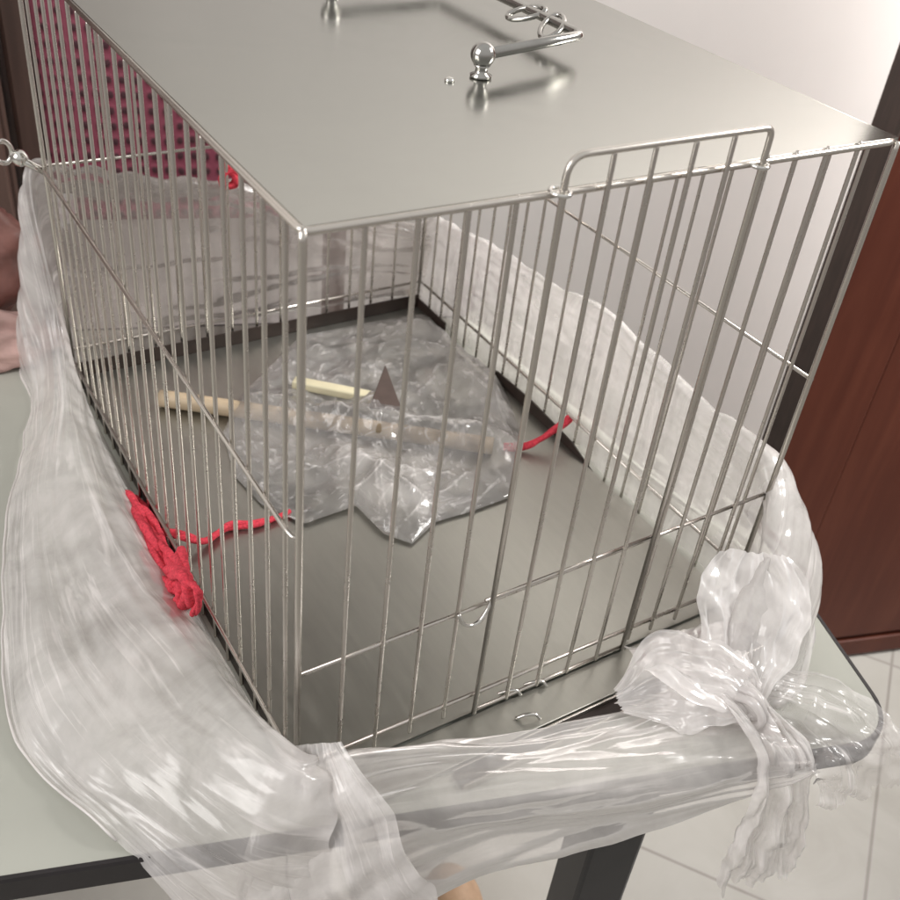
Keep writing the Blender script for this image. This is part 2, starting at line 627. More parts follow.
# four corner posts
for (x, y, z1) in ((0, 0, RZ + 0.001), (W, 0, RZ - 0.003), (0, D, RZ), (W, D, RZ)):
    b = tube([(x, y, -0.002), (x, y, 0.2), (x, y, z1 - 0.006), (x, y, z1)], [RF * 1.05, RF * 1.05, RF * 1.05, RF * 0.9], 12)
    obj('corner_post', b, M_frame, cage)

# lift door in the front panel: bent loop, four bars, cross wires
DX0, DX1, DY, DZ = 0.1525, 0.3065, -0.0055, 0.468
b = bmesh.new()
P = [V((DX0, DY, 0.004)), V((DX0, DY, 0.3))] + rnd((DX0, DY, 0.3), (DX0, DY, DZ), (DX1, DY, DZ), 0.013) + \
    rnd((DX0, DY, DZ), (DX1, DY, DZ), (DX1, DY, 0.3), 0.007) + [V((DX1, DY, 0.3)), V((DX1, DY, 0.004))]
add_tube(b, P, RF * 0.92, 12)
add_tube(b, [(DX0 - 0.004, DY + 0.0035, 0.130), (DX1 + 0.004, DY + 0.0035, 0.133)], R * 0.95)
add_tube(b, [(DX0, DY + 0.001, 0.006), (DX1, DY + 0.001, 0.006)], R)
cdoor = obj('lift_door', b, M_frame, cage)
bars(cdoor, [(x, DY) for x in (0.184, 0.2145, 0.2455, 0.277)], 0.004, DZ + 0.001, 'x')
for (x, z) in ((DX0, 0.4465), (DX1, 0.4435)):     # wire eyes that hold the door to the top rail
    b = bmesh.new()
    add_tube(b, [(x + 0.0055 * math.cos(a), -0.0028 + 0.0062 * math.sin(a), z) for a in [2 * math.pi * k / 16 for k in range(16)]], 0.0014, 8, True)
    obj('guide_eye', b, M_chrome, cdoor)
# spring catch on the front cross wire
b = bmesh.new()
cx, cz = 0.137, 0.117
add_tube(b, crom([(cx - 0.013, -0.004, cz + 0.012), (cx - 0.010, -0.006, cz + 0.004), (cx - 0.004, -0.007, cz - 0.001), (cx + 0.004, -0.007, cz - 0.001), (cx + 0.010, -0.006, cz + 0.005), (cx + 0.016, -0.004, cz + 0.015)], 5), 0.0016, 8)
obj('spring_catch', b, M_chrome, cage)

# top plate, slightly dished lips at the edges
b = bmesh.new()
nx, ny = 24, 30
X0, X1, Y0, Y1 = 0.0012, W + 0.001, 0.0012, D - 0.001
grid = []
for j in range(ny + 1):
    row = []
    for i in range(nx + 1):
        u, v = i / nx, j / ny
        x, y = X0 + (X1 - X0) * u, Y0 + (Y1 - Y0) * v
        z = 0.4462 - 0.003 * u * (1 - v) + 0.0005 * math.sin(math.pi * u) * math.sin(math.pi * v) + 0.00025 * noise.noise(V((x * 9, y * 9, 0)))
        row.append(b.verts.new((x, y, z)))
    grid.append(row)
for j in range(ny):
    for i in range(nx):
        b.faces.new((grid[j][i], grid[j][i + 1], grid[j + 1][i + 1], grid[j + 1][i]))
ret = bmesh.ops.extrude_face_region(b, geom=b.faces[:])
bmesh.ops.translate(b, verts=[g for g in ret['geom'] if isinstance(g, bmesh.types.BMVert)], vec=(0, 0, 0.0016))
bmesh.ops.recalc_face_normals(b, faces=b.faces)
plate = obj('top_plate', b, M_plate, cage, False)
b = bmesh.new()
add_ball(b, (0.189, 0.176, 0.4480), 0.0035, 0.6)
obj('rivet', b, M_chrome, plate)

# folding carrying handle on two ball posts
p1, p2 = V((0.2155, 0.178, 0)), V((0.2045, 0.39, 0))
hz = 0.4625
handle = None
b = bmesh.new()
c1, c2 = V((0.3200, 0.203, hz)), V((0.3165, 0.402, hz))
P = [V((p1.x, p1.y, hz))] + rnd((p1.x, p1.y, hz), c1, c2, 0.009) + rnd(c1, c2, (p2.x, p2.y, hz), 0.009) + [V((p2.x, p2.y, hz))]
add_tube(b, P, 0.0039, 12)
handle = obj('handle', b, M_dark, cage)
for p in (p1, p2):
    b = bmesh.new()
    add_lathe(b, (p.x, p.y, 0.4475), [(0.0075, 0.0), (0.0078, 0.0015), (0.0045, 0.003), (0.0042, 0.006), (0.0062, 0.0085)], 20)
    add_ball(b, (p.x, p.y, hz), 0.0088, 1.0, 20)
    obj('ball_post', b, M_dark, handle)
ax = (c2 - c1).normalized()                         # two loose wire loops hanging on the cross bar
sd0 = ax.cross(V((0, 0, 1))).normalized()
for k0, tilt, ln in ((0.16, 0.5, 0.030), (0.30, -0.7, 0.026)):
    q0 = c1 + (c2 - c1) * k0
    u1 = (sd0 * math.cos(tilt) + ax * math.sin(tilt)).normalized()
    P = []
    for k in range(28):
        a = 2 * math.pi * k / 28
        p = q0 + u1 * (ln * 0.5 * math.cos(a) - ln * 0.28) + ax * (0.010 * math.sin(a)) + V((0, 0, 0.0055 * math.cos(a) - 0.001))
        p.z = max(p.z, 0.4515)
        P.append(p)
    obj('wire_loop', tube(P, 0.0022, 8, True), M_dark, handle)

# tray: floor, low rim, front lip
b = bmesh.new()
nx, ny = 20, 26
TX0, TX1, TY0, TY1 = 0.004, W - 0.004, -0.004, D - 0.006
grid = []
for j in range(ny + 1):
    row = []
    for i in range(nx + 1):
        u, v = i / nx, j / ny
        x, y = TX0 + (TX1 - TX0) * u, TY0 + (TY1 - TY0) * v
        z = 0.0035 + 0.0016 * noise.noise(V((x * 6, y * 6, 3))) * math.sin(math.pi * u) * math.sin(math.pi * v) * 2
        row.append(b.verts.new((x, y, z)))
    grid.append(row)
for j in range(ny):
    for i in range(nx):
        b.faces.new((grid[j][i], grid[j][i + 1], grid[j + 1][i + 1], grid[j + 1][i]))
tray = obj('floor_tray', b, M_tray, cage)
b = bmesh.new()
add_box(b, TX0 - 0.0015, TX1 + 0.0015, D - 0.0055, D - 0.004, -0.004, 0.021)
vs = [[b.verts.new((x, y, z)) for y, z in ((0.19, -0.004), (0.45, -0.004), (0.40, 0.016), (0.33, 0.019), (0.25, 0.014))] for x in (W - 0.0038, W - 0.0022)]  # wedge of painted shade along the metal rim
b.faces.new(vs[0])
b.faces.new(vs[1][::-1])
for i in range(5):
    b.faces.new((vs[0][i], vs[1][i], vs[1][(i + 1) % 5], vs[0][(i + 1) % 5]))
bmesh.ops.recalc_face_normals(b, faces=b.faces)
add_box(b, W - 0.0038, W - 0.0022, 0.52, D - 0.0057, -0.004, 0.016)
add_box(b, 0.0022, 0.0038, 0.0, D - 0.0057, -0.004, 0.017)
obj('tray_rim_shade', b, M_trayshade, tray, False)
b = bmesh.new()
add_box(b, 0.012, W - 0.012, -0.040, -0.0045, -0.0042, 0.001, bevel=0.0008)
obj('tray_lip', b, M_tray, tray, False)
b = bmesh.new()
add_box(b, 0.11, W - 0.012, -0.0445, -0.0425, -0.0042, 0.0025, bevel=0.0006)
add_box(b, 0.11, W - 0.012, -0.0600, -0.0580, -0.0042, 0.0025, bevel=0.0006)
obj('slide_rail', b, M_wire, tray, False)
obj('slide_slot', box(0.11, W - 0.012, -0.0578, -0.0447, -0.0042, -0.0015), M_trayshade, tray, False)  # dark filler painted in for the shade inside the slot
b = bmesh.new()
for (qx, qy) in ((536, 683), (529, 716), (510, 692)):
    p = at_z(qx, qy, 0.004)
    add_tube(b, crom([p + V((-0.010, 0.004, -0.002)), p + V((-0.003, 0.0, 0.003)), p + V((0.004, -0.003, 0.003)), p + V((0.007, -0.006, -0.001))], 4), 0.0015, 7)
obj('tray_hook', b, M_chrome, tray)

# latch on the back left corner
L0 = at_y(20, 158, 0.612)
latch = thing('steel_snap_latch', 'small shiny steel latch at the back left corner of the cage', 'latch', L0)
b = bmesh.new()
add_tube(b, [L0 + V((0.020, -0.012, -0.012)), L0 + V((0.004, -0.004, -0.003)), L0 + V((-0.006, 0.004, 0.004))], 0.004, 10)
add_ball(b, L0, 0.0085)
obj('body', b, M_chrome, latch)
b = bmesh.new()
add_tube(b, [L0 + V((-0.006 - 0.008 + 0.008 * math.cos(a), 0.004, 0.006 + 0.011 * math.sin(a))) for a in [2 * math.pi * k / 20 for k in range(20)]], 0.0028, 8, True)
obj('ring', b, M_chrome, latch)

# ------------------------------------------------------------------ plastic film
def tri(x):
    return 4 * abs(x - math.floor(x + 0.5)) - 1


def facets(p, f, seed, k=5, warp=0.35):
    """crumpled-foil height: folded along random warped lines, flat between them"""
    z = 0.0
    for i in range(k):
        a = seed * 1.37 + i * 2.399
        q = p.x * math.cos(a) + p.y * math.sin(a) + p.z * math.sin(a * 1.7 + 1)
        q = q * f * (0.7 + 0.45 * i) + seed + warp * 2 * noise.noise(p * f * 0.8 + V((seed, i * 3.1, 0)))
        z += tri(q) / (1 + 0.7 * i)
    return z / 2.2


def sheet(rows, nu, nv, amp, fu, fv, seed, mask=lambda u, v: 1.0, crumple=0.0, cs=40):
    """rows: list of stations, each a list of control points; catmull-rom both ways, wrinkled along its normals"""
    R1 = [crom(s, nv) for s in rows]
    m = len(R1[0])
    cols = [crom([R1[i][k] for i in range(len(R1))], nu) for k in range(m)]
    n = len(cols[0])
    G = [[cols[k][i] for k in range(m)] for i in range(n)]
    out = []
    for i in range(n):
        row = []
        for k in range(m):
            du = G[min(i + 1, n - 1)][k] - G[max(i - 1, 0)][k]
            dv = G[i][min(k + 1, m - 1)] - G[i][max(k - 1, 0)]
            nr = du.cross(dv)
            nr = nr.normalized() if nr.length > 1e-9 else V((0, 0, 1))
            u, v = i / (n - 1), k / (m - 1)
            a = noise.noise(V((u * fu + seed, v * fv, seed * 1.7)))
            a2 = 1 - 2 * abs(noise.noise(V((u * fu * 2.1 + seed * 3, v * fv * 2.3 + a * 0.8, seed))))
            p = G[i][k]
            c = facets(p, cs, seed)
            row.append(p + nr * ((a * 1.3 + a2 * 0.6) * amp + c * crumple) * mask(u, v))
        out.append(row)
    return out


def grid_mesh(G):
    """grid of points to faces, with a UV map in metres (u along the rows, v across)"""
    b = bmesh.new()
    n, m = len(G), len(G[0])
    uv = b.loops.layers.uv.new('film')
    us, vs_ = [0.0], [0.0]
    for i in range(1, n):
        us.append(us[-1] + (G[i][m // 2] - G[i - 1][m // 2]).length)
    for k in range(1, m):
        vs_.append(vs_[-1] + (G[n // 2][k] - G[n // 2][k - 1]).length)
    vv = [[b.verts.new(p) for p in row] for row in G]
    for i in range(n - 1):
        for k in range(m - 1):
            f = b.faces.new((vv[i][k], vv[i + 1][k], vv[i + 1][k + 1], vv[i][k + 1]))
            for lp, (x, y) in zip(f.loops, ((i, k), (i + 1, k), (i + 1, k + 1), (i, k + 1))):
                lp[uv].uv = (us[x], vs_[y])
    return b


def above_table(G, lo=-0.0035):
    """keep film that lies over the tabletop from sinking into it"""
    for row in G:
        for p in row:
            s, d = (p - F0).dot(T), (p - F0).dot(Nn)
            if s < Lx and d > 0.0 and p.z < lo:
                p.z = lo + 0.0006 * noise.noise(p * 60)
    return G


film = thing('plastic_wrap', 'crumpled translucent plastic wrap peeled down around the foot of the cage', 'plastic wrap', (0.2, 0.2, -0.004))

st = [
    [(0.012, -0.006, 0.0), (0.012, -0.016, 0.045), (0.016, -0.030, 0.062), (0.002, -0.066, 0.030), (-0.006, -0.085, -0.05), (-0.004, -0.095, -0.13)],
    [(-0.003, -0.006, 0.005), (-0.006, -0.016, 0.05), (-0.010, -0.026, 0.074), (-0.044, -0.045, 0.05), (-0.066, -0.056, -0.005), (-0.066, -0.066, -0.075)],
    [(-0.003, 0.06, 0.0), (-0.010, 0.058, 0.04), (-0.030, 0.052, 0.070), (-0.075, 0.036, 0.045), (-0.112, 0.022, 0.010), (-0.126, 0.018, -0.002)],
    [(-0.003, 0.12, 0.0), (-0.010, 0.118, 0.04), (-0.032, 0.112, 0.066), (-0.085, 0.100, 0.04), (-0.140, 0.090, 0.008), (-0.156, 0.088, -0.003)],
    [(-0.003, 0.20, 0.0), (-0.012, 0.20, 0.03), (-0.040, 0.196, 0.056), (-0.095, 0.182, 0.034), (-0.150, 0.165, 0.012), (-0.166, 0.158, -0.003)],
    [(-0.003, 0.30, 0.0), (-0.010, 0.30, 0.025), (-0.035, 0.290, 0.047), (-0.085, 0.285, 0.030), (-0.130, 0.280, 0.012), (-0.145, 0.278, -0.003)],
    [(-0.003, 0.40, 0.0), (-0.010, 0.40, 0.025), (-0.027, 0.395, 0.046), (-0.065, 0.390, 0.035), (-0.105, 0.385, 0.012), (-0.118, 0.383, -0.003)],
    [(-0.003, 0.50, 0.0), (-0.008, 0.50, 0.03), (-0.018, 0.500, 0.055), (-0.045, 0.500, 0.050), (-0.080, 0.49, 0.015), (-0.092, 0.488, -0.003)],
    [(-0.003, 0.57, 0.0), (-0.007, 0.57, 0.06), (-0.010, 0.575, 0.10), (-0.030, 0.580, 0.09), (-0.056, 0.575, 0.03), (-0.066, 0.572, -0.003)],
    [(0.0, 0.603, 0.0), (-0.006, 0.606, 0.12), (-0.010, 0.612, 0.225), (-0.034, 0.625, 0.205), (-0.050, 0.640, 0.08), (-0.058, 0.645, -0.003)],
    [(0.03, 0.603, 0.0), (0.03, 0.606, 0.12), (0.03, 0.613, 0.225), (0.018, 0.645, 0.20), (0.015, 0.662, 0.08), (0.013, 0.67, -0.003)],
    [(0.10, 0.603, 0.0), (0.10, 0.606, 0.10), (0.10, 0.612, 0.205), (0.10, 0.64, 0.185), (0.10, 0.652, 0.08), (0.10, 0.66, -0.003)],
    [(0.20, 0.603, 0.0), (0.20, 0.605, 0.10), (0.20, 0.611, 0.188), (0.20, 0.635, 0.17), (0.20, 0.645, 0.08), (0.20, 0.652, -0.003)],
    [(0.31, 0.603, 0.0), (0.31, 0.605, 0.08), (0.31, 0.610, 0.158), (0.31, 0.63, 0.14), (0.31, 0.64, 0.07), (0.31, 0.645, -0.003)],
    [(0.41, 0.603, 0.0), (0.41, 0.605, 0.06), (0.412, 0.610, 0.112), (0.42, 0.625, 0.10), (0.425, 0.632, 0.05), (0.425, 0.636, -0.003)],
    [(0.449, 0.58, 0.0), (0.452, 0.582, 0.06), (0.456, 0.584, 0.118), (0.47, 0.588, 0.105), (0.478, 0.592, 0.05), (0.48, 0.595, -0.003)],
    [(0.450, 0.50, 0.0), (0.452, 0.50, 0.07), (0.456, 0.50, 0.136), (0.472, 0.50, 0.12), (0.484, 0.50, 0.05), (0.488, 0.50, -0.003)],
    [(0.450, 0.36, 0.0), (0.452, 0.36, 0.08), (0.456, 0.36, 0.146), (0.473, 0.36, 0.13), (0.488, 0.36, 0.05), (0.494, 0.36, -0.003)],
    [(0.450, 0.25, 0.0), (0.452, 0.25, 0.09), (0.456, 0.25, 0.162), (0.474, 0.25, 0.14), (0.492, 0.25, 0.05), (0.498, 0.25, -0.003)],
    [(0.450, 0.12, 0.0), (0.452, 0.12, 0.08), (0.457, 0.12, 0.148), (0.480, 0.115, 0.125), (0.500, 0.11, 0.05), (0.508, 0.11, -0.003)],
    [(0.450, 0.03, 0.0), (0.452, 0.028, 0.08), (0.458, 0.024, 0.146), (0.490, 0.016, 0.115), (0.512, 0.01, 0.045), (0.514, 0.005, -0.003)],
    [(0.440, -0.012, 0.0), (0.438, -0.018, 0.06), (0.425, -0.030, 0.112), (0.478, -0.032, 0.092), (0.503, -0.040, 0.040), (0.490, -0.062, -0.003)],
    [(0.392, -0.030, 0.0), (0.388, -0.042, 0.045), (0.378, -0.056, 0.080), (0.420, -0.075, 0.056), (0.444, -0.086, 0.022), (0.430, -0.104, -0.003)],
    [(0.362, -0.062, 0.0), (0.352, -0.072, 0.030), (0.348, -0.082, 0.046), (0.370, -0.098, 0.042), (0.388, -0.108, 0.022), (0.386, -0.116, 0.000)],
    [(0.336, -0.104, 0.004), (0.336, -0.106, 0.016), (0.338, -0.110, 0.030), (0.346, -0.114, 0.030), (0.352, -0.118, 0.018), (0.350, -0.122, 0.004)],
]
# the left run: keep the crest low beside the cage
for i_, (dx, dz) in {2: (-0.004, -0.004), 3: (-0.010, -0.008), 4: (-0.010, -0.010), 5: (-0.016, -0.012), 6: (-0.016, -0.014), 7: (-0.008, -0.012), 8: (-0.002, -0.01)}.items():
    for j_, f_ in ((1, 0.6), (2, 1.0), (3, 0.7)):
        x_, y_, z_ = st[i_][j_]
        st[i_][j_] = (x_ + dx * f_, y_, max(0.004, z_ + dz * f_))
for i_ in (7, 8, 9):
    for j_ in (3, 4, 5):
        x_, y_, z_ = st[i_][j_]
        st[i_][j_] = (x_ + 0.014, y_, z_)
G = sheet(st, 22, 20, 0.0044, 9, 8, 3.1, mask=lambda u, v: min(1, 0.12 + v * 2.6), crumple=0.0022, cs=11)
for i_ in range(40):                       # ragged start of the sheet
    for j_, p in enumerate(G[i_]):
        p.x += (1 - i_ / 40) * (0.030 * noise.noise(V((j_ * 0.05, 1.5, 0))) + 0.010 * noise.noise(V((j_ * 0.17, 4.5, 0))))
for i_, r_ in enumerate(G):               # uneven upper edge where the film stands up
    k_ = 1 + 0.05 * noise.noise(V((i_ * 0.045, 7, 0))) + 0.04 * noise.noise(V((i_ * 0.16, 2, 0)))
    for p in r_:
        if p.z > 0.01 and i_ > 22 * 9.5:
            p.z *= k_
above_table(G)
sk = obj('film_skirt', grid_mesh(G), M_film, film)
sk.data.materials.append(M_faint)
sk.data.materials.append(M_side)
mm_ = len(G[0]) - 1
for f_ in sk.data.polygons:
    q_ = (f_.index // mm_) / 22 + 2.2 * noise.noise(f_.center * 30) * 0.3
    f_.material_index = 1 if 9.6 < q_ < 14.6 else (2 if 14.6 <= q_ < 20.0 else 0)
b = bmesh.new()
add_tube(b, [r_[-1] + V((0, 0, 0.0008)) for r_ in G[44:230:2]], 0.0011, 6)
obj('rolled_hem', b, M_film2, film)

ye = lambda x: 0.025 - 0.317 * (x + 0.204)
cols = []
for (x, cy, cz_, hem, lift) in ((0.010, -0.030, 0.060, 0.17, 0.022), (0.040, -0.024, 0.046, 0.125, 0.020), (0.098, -0.030, 0.026, 0.070, 0.018), (0.172, -0.050, 0.010, 0.066, 0.014),
                                (0.240, -0.066, 0.006, 0.052, 0.013), (0.305, -0.078, 0.012, 0.032, 0.014), (0.338, -0.104, 0.022, 0.018, 0.018), (0.366, -0.120, 0.020, 0.006, 0.012)):
    e = ye(x)
    cols.append([(x, cy + 0.012, max(0.004, cz_ - 0.02)), (x, cy, cz_), (x + 0.002, cy * 0.5 + e * 0.5, lift), (x + 0.004, e - 0.004, 0.004), (x + 0.008, e - 0.016, -hem * 0.45), (x + 0.012, e - 0.022, -hem)])
G = sheet(cols, 34, 22, 0.0044, 2.2, 6.5, 8.4, crumple=0.0026, cs=10)
above_table(G)
obj('film_flap', grid_mesh(G), M_flap, film)


def strip(P, widths, seed, name, mat, side=None, n=22, m=60, fold=0.010, ragged=0.012, crumple=0.4, ff=22):
    """a gathered strip of film: folds run along it, its end is ragged"""
    C_ = crom(P, n)
    Wd = crom([(w, 0, 0) for w in widths], n)
    G = []
    for i, p in enumerate(C_):
        t = (C_[min(i + 1, len(C_) - 1)] - C_[max(i - 1, 0)]).normalized()
        s_ = V(side) if side is not None else T
        sd_ = (s_ - t * s_.dot(t)).normalized()
        out = sd_.cross(t)
        row = []
        w_ = Wd[i].x
        u = i / len(C_)
        for k in range(m):
            v = k / (m - 1) * 2 - 1
            a1 = noise.noise(V((v * 2.2 + seed, u * 1.6, seed)))
            a2 = 1 - 2.4 * abs(noise.noise(V((v * 4.2 + a1, u * 2.6, seed + 4))))
            a3 = 1 - 2.4 * abs(noise.noise(V((v * 8.5, u * 6.0 + a1, seed + 9))))
            f = a1 * 1.3 + a2 * 0.55 + a3 * 0.22
            e = ragged * (noise.noise(V((v * 2.6, seed, 0))) + 0.6 * noise.noise(V((v * 9, seed, 2)))) * u * u
            edge = w_ * (1 + 0.18 * noise.noise(V((u * 5, seed, math.copysign(3, v)))))
            q = p + sd_ * (v * edge + a2 * w_ * 0.06) + t * e
            row.append(q + out * (f * (1 - crumple) * fold * min(1, w_ / 0.02) + facets(q, ff, seed) * crumple * fold * min(1, w_ / 0.02)))
        G.append(row)
    return obj(name, grid_mesh(above_table(G)), mat, film)


strip([(0.336, -0.096, 0.042), (0.341, -0.124, 0.034), (0.347, -0.160, 0.010), (0.352, -0.172, -0.05), (0.358, -0.176, -0.11), (0.363, -0.177, -0.158)], [0.014, 0.018, 0.026, 0.030, 0.036, 0.038], 1.7, 'twisted_tail', M_film2, fold=0.014, ragged=0.022)
strip([(0.345, -0.108, 0.030), (0.378, -0.128, 0.024), (0.404, -0.156, 0.012), (0.414, -0.184, -0.004), (0.419, -0.194, -0.045)], [0.018, 0.032, 0.040, 0.044, 0.040], 5.2, 'loose_fringe', M_fringe, ragged=0.012, crumple=0.8)
strip([(0.350, -0.118, 0.034), (0.326, -0.096, 0.038), (0.298, -0.072, 0.034), (0.262, -0.054, 0.012)], [0.014, 0.034, 0.040, 0.010], 7.9, 'gathered_fold', M_film2, side=(0.25, 0.7, 0.6), fold=0.010, ragged=0.005, crumple=0.6)
strip([(0.344, -0.114, 0.030), (0.362, -0.086, 0.050), (0.384, -0.058, 0.082), (0.398, -0.036, 0.108)], [0.014, 0.040, 0.052, 0.030], 3.3, 'gathered_fold', M_film2, side=(0.9, -0.25, 0.1), fold=0.008, ragged=0.003, crumple=0.5)
strip([(0.340, -0.112, 0.032), (0.330, -0.088, 0.044), (0.330, -0.062, 0.044), (0.345, -0.034, 0.034)], [0.014, 0.036, 0.052, 0.050], 11.3, 'gathered_fold', M_film2, side=(0.9, -0.1, 0.15), fold=0.008, ragged=0.004, crumple=0.6)
b = bmesh.new()
for r_, dz, sd_ in ((0.017, 0.0, 1.0), (0.015, 0.006, 4.0), (0.014, -0.006, 7.0)):
    kc = V((0.343, -0.114, 0.026))
    pts = []
    for k in range(40):
        a = 2 * math.pi * k / 40
        rr_ = r_ * (1 + 0.22 * noise.noise(V((math.cos(a), math.sin(a), sd_))))
        pts.append(kc + V((0.35, 0.25, 0.0)).normalized() * (math.cos(a) * 0.3 * rr_ + dz) + V((-0.4, 0.8, 0)).normalized() * math.cos(a) * rr_ + V((0, 0, 1)) * math.sin(a) * rr_)
    add_tube(b, pts, [0.0042 * (1 + 0.4 * noise.noise(p * 90)) for p in pts], 9, True)
obj('knot', b, M_film2, film)
strip([(-0.002, -0.022, 0.076), (-0.014, -0.058, 0.040), (-0.012, -0.088, -0.02), (0.004, -0.098, -0.085), (0.016, -0.100, -0.15)], [0.022, 0.048, 0.062, 0.064, 0.060], 2.4, 'gathered_fold', M_film, side=(0.9, -0.3, 0.35), fold=0.009, crumple=0.55, ragged=0.02, ff=16)

# ------------------------------------------------------------------ red ribbon
def ribbon(b, P, w, seed=0.0, twist=0.6):
    """a soft cord: two plies twisted round each other, of uneven thickness"""
    C_ = crom(P, 22)
    n_ = len(C_)
    L_ = [0.0]
    for i in range(1, n_):
        L_.append(L_[-1] + (C_[i] - C_[i - 1]).length)
    for ply in (0, math.pi):
        pts, rs = [], []
        for i, p in enumerate(C_):
            t = (C_[min(i + 1, n_ - 1)] - C_[max(i - 1, 0)]).normalized()
            s_ = t.cross(V((0.2, 0.1, 1))).normalized()
            o_ = s_.cross(t)
            a = ply + L_[i] * 48 + seed
            k_ = 1 + 0.25 * noise.noise(V((L_[i] * 60, seed, ply)))
            pts.append(p + (s_ * math.cos(a) + o_ * math.sin(a)) * w * 0.40 * k_)
            rs.append(w * 0.66 * k_)
        add_tube(b, pts, rs, 8)


rr = thing('red_ribbon', 'red fabric ribbon knotted round the lower wire of the cage', 'ribbon', (-0.01, 0.29, 0.03))
k = V((-0.020, 0.232, 0.020))
b = bmesh.new()
ribbon(b, [at_x(128, 496, -0.012), at_x(140, 517, -0.014), at_x(152, 545, -0.018), at_x(166, 575, -0.020), at_x(176, 592, -0.021)], 0.0068, 1)
ribbon(b, [at_x(134, 500, -0.006), at_x(148, 515, -0.006), at_x(162, 545, -0.010), at_x(178, 572, -0.014), at_x(184, 590, -0.018)], 0.0056, 2)
ribbon(b, [at_x(146, 552, -0.020), at_x(152, 566, -0.022), at_x(166, 582, -0.024), at_x(178, 588, -0.022)], 0.0062, 3)
obj('strand', b, M_red, rr)
b = bmesh.new()
ribbon(b, [at_x(170, 572, -0.024), at_x(184, 576, -0.026), at_x(190, 594, -0.024), at_x(182, 608, -0.022), at_x(172, 600, -0.022), at_x(172, 584, -0.025)], 0.0066, 4)
ribbon(b, [at_x(180, 552, -0.010), at_x(182, 574, -0.020), at_x(180, 600, -0.025), at_x(177, 612, -0.022)], 0.006, 5)
ribbon(b, [at_x(184, 580, -0.026), at_x(196, 588, -0.024), at_x(199, 602, -0.022), at_x(194, 614, -0.021)], 0.0034, 9)
obj('knot', b, M_red, rr)
b = bmesh.new()
ribbon(b, [at_x(150, 530, -0.006), V((0.010, 0.276, 0.020)), V((0.03, 0.270, 0.0105)), at_z(228, 527, 0.009), at_z(258, 523, 0.008), at_z(290, 513, 0.006)], 0.0042, 6)
obj('cross_strand', b, M_red, rr)
b = bmesh.new()
ribbon(b, [V((0.372, 0.282, 0.006)), V((0.392, 0.268, 0.011)), V((0.418, 0.263, 0.024)), V((0.4385, 0.266, 0.031)), V((0.446, 0.268, 0.032))], 0.0045, 8)
obj('cross_strand', b, M_red, rr)
q = at_y(228, 176, 0.601)
r2 = thing('red_ribbon', 'small red ribbon knot on the back wires just under the top plate', 'ribbon', q)
b = bmesh.new()
ribbon(b, [q + V((-0.008, 0.0, 0.012)), q + V((0.006, -0.004, 0.004)), q + V((0.007, -0.003, -0.008)), q + V((-0.005, -0.002, -0.010)), q + V((-0.006, -0.003, 0.002)), q + V((0.003, -0.005, 0.008))], 0.005, 7)
obj('knot', b, M_red, r2)

# ------------------------------------------------------------------ clear bag with sticks, inside the cage
outline = [at_z(x, y, 0.006) for x, y in ((300, 336), (372, 322), (436, 312), (472, 338), (500, 380), (524, 438), (514, 496), (470, 512), (436, 522), (412, 544), (384, 534), (356, 506),
                                          (304, 524), (262, 505), (236, 478), (222, 434), (240, 396), (268, 368))]
bagc = V((0.245, 0.335, 0.004))
bag = thing('plastic_bag', 'clear crumpled plastic bag lying flat on the cage floor', 'bag', bagc)
per = []
for i in range(len(outline)):
    p, q = outline[i], outline[(i + 1) % len(outline)]
    for k in range(16):
        per.append(p.lerp(q, k / 16))
stick_a, stick_b = at_z(160, 398, 0.0135), at_z(493, 446, 0.0135)
sdir = (stick_b - stick_a).normalized()
bulge = at_z(398, 490, 0.015)
bulge2 = at_z(352, 462, 0.015)
fold = at_z(470, 380, 0.02)
tip = at_z(384, 392, 0.03)


def bag_z(p, r):
    e = max(0.0, 1 - r ** 5)
    d = (p - stick_a) - sdir * (p - stick_a).dot(sdir)
    d.z = 0
    base = 0.010 + 0.024 * math.exp(-(d.length / 0.022) ** 2)
    d2 = min(V((p.x - bulge.x, p.y - bulge.y, 0)).length, 1.25 * V((p.x - bulge2.x, p.y - bulge2.y, 0)).length)
    d3 = V((p.x - fold.x, p.y - fold.y, 0)).length
    base += 0.015 * math.exp(-(d2 / 0.036) ** 2) + 0.022 * math.exp(-(d3 / 0.04) ** 2)
    base += 0.005 * math.exp(-(V((p.x - tip.x, p.y - tip.y, 0)).length / 0.032) ** 2)
    w = V((p.x, p.y, 0))
    cr = 0.0085 * facets(w, 10, 4.2, 5, 0.15) + 0.0040 * facets(w, 26, 1.3, 5, 0.2)
    return 0.0062 + max(0.0, (base + cr) * e ** 0.6), d2


RN = 90
G = []
for i in range(len(per) + 1):
    q = per[i % len(per)]
    row = []
    for k in range(RN):
        r = 0.02 + 0.98 * k / (RN - 1)
        p = bagc.lerp(q, r)
        p.x = min(p.x, W - 0.010)
        p.z, _ = bag_z(p, r)
        row.append(p)
    G.append(row)
b = grid_mesh(G)
b.verts.ensure_lookup_table()
ly = b.verts.layers.float.new('crease')
for v in b.verts:
    h = 0.0022
    z0, d2 = bag_z(v.co, 0.5)
    c_ = 0.0
    for dx, dy in ((h, 0), (0, h), (h * 0.7, h * 0.7), (h * 0.7, -h * 0.7)):
        zz = bag_z(v.co + V((dx, dy, 0)), 0.5)[0] + bag_z(v.co - V((dx, dy, 0)), 0.5)[0] - 2 * z0
        c_ = max(c_, -zz)
    v[ly] = min(1.0, max(0.0, c_ / 0.0011 - 0.35)) * 0.55 + 0.34 * math.exp(-(d2 / 0.034) ** 2) * (0.6 + 0.8 * noise.noise(v.co * 45))
obj('film', b, M_bag, bag)

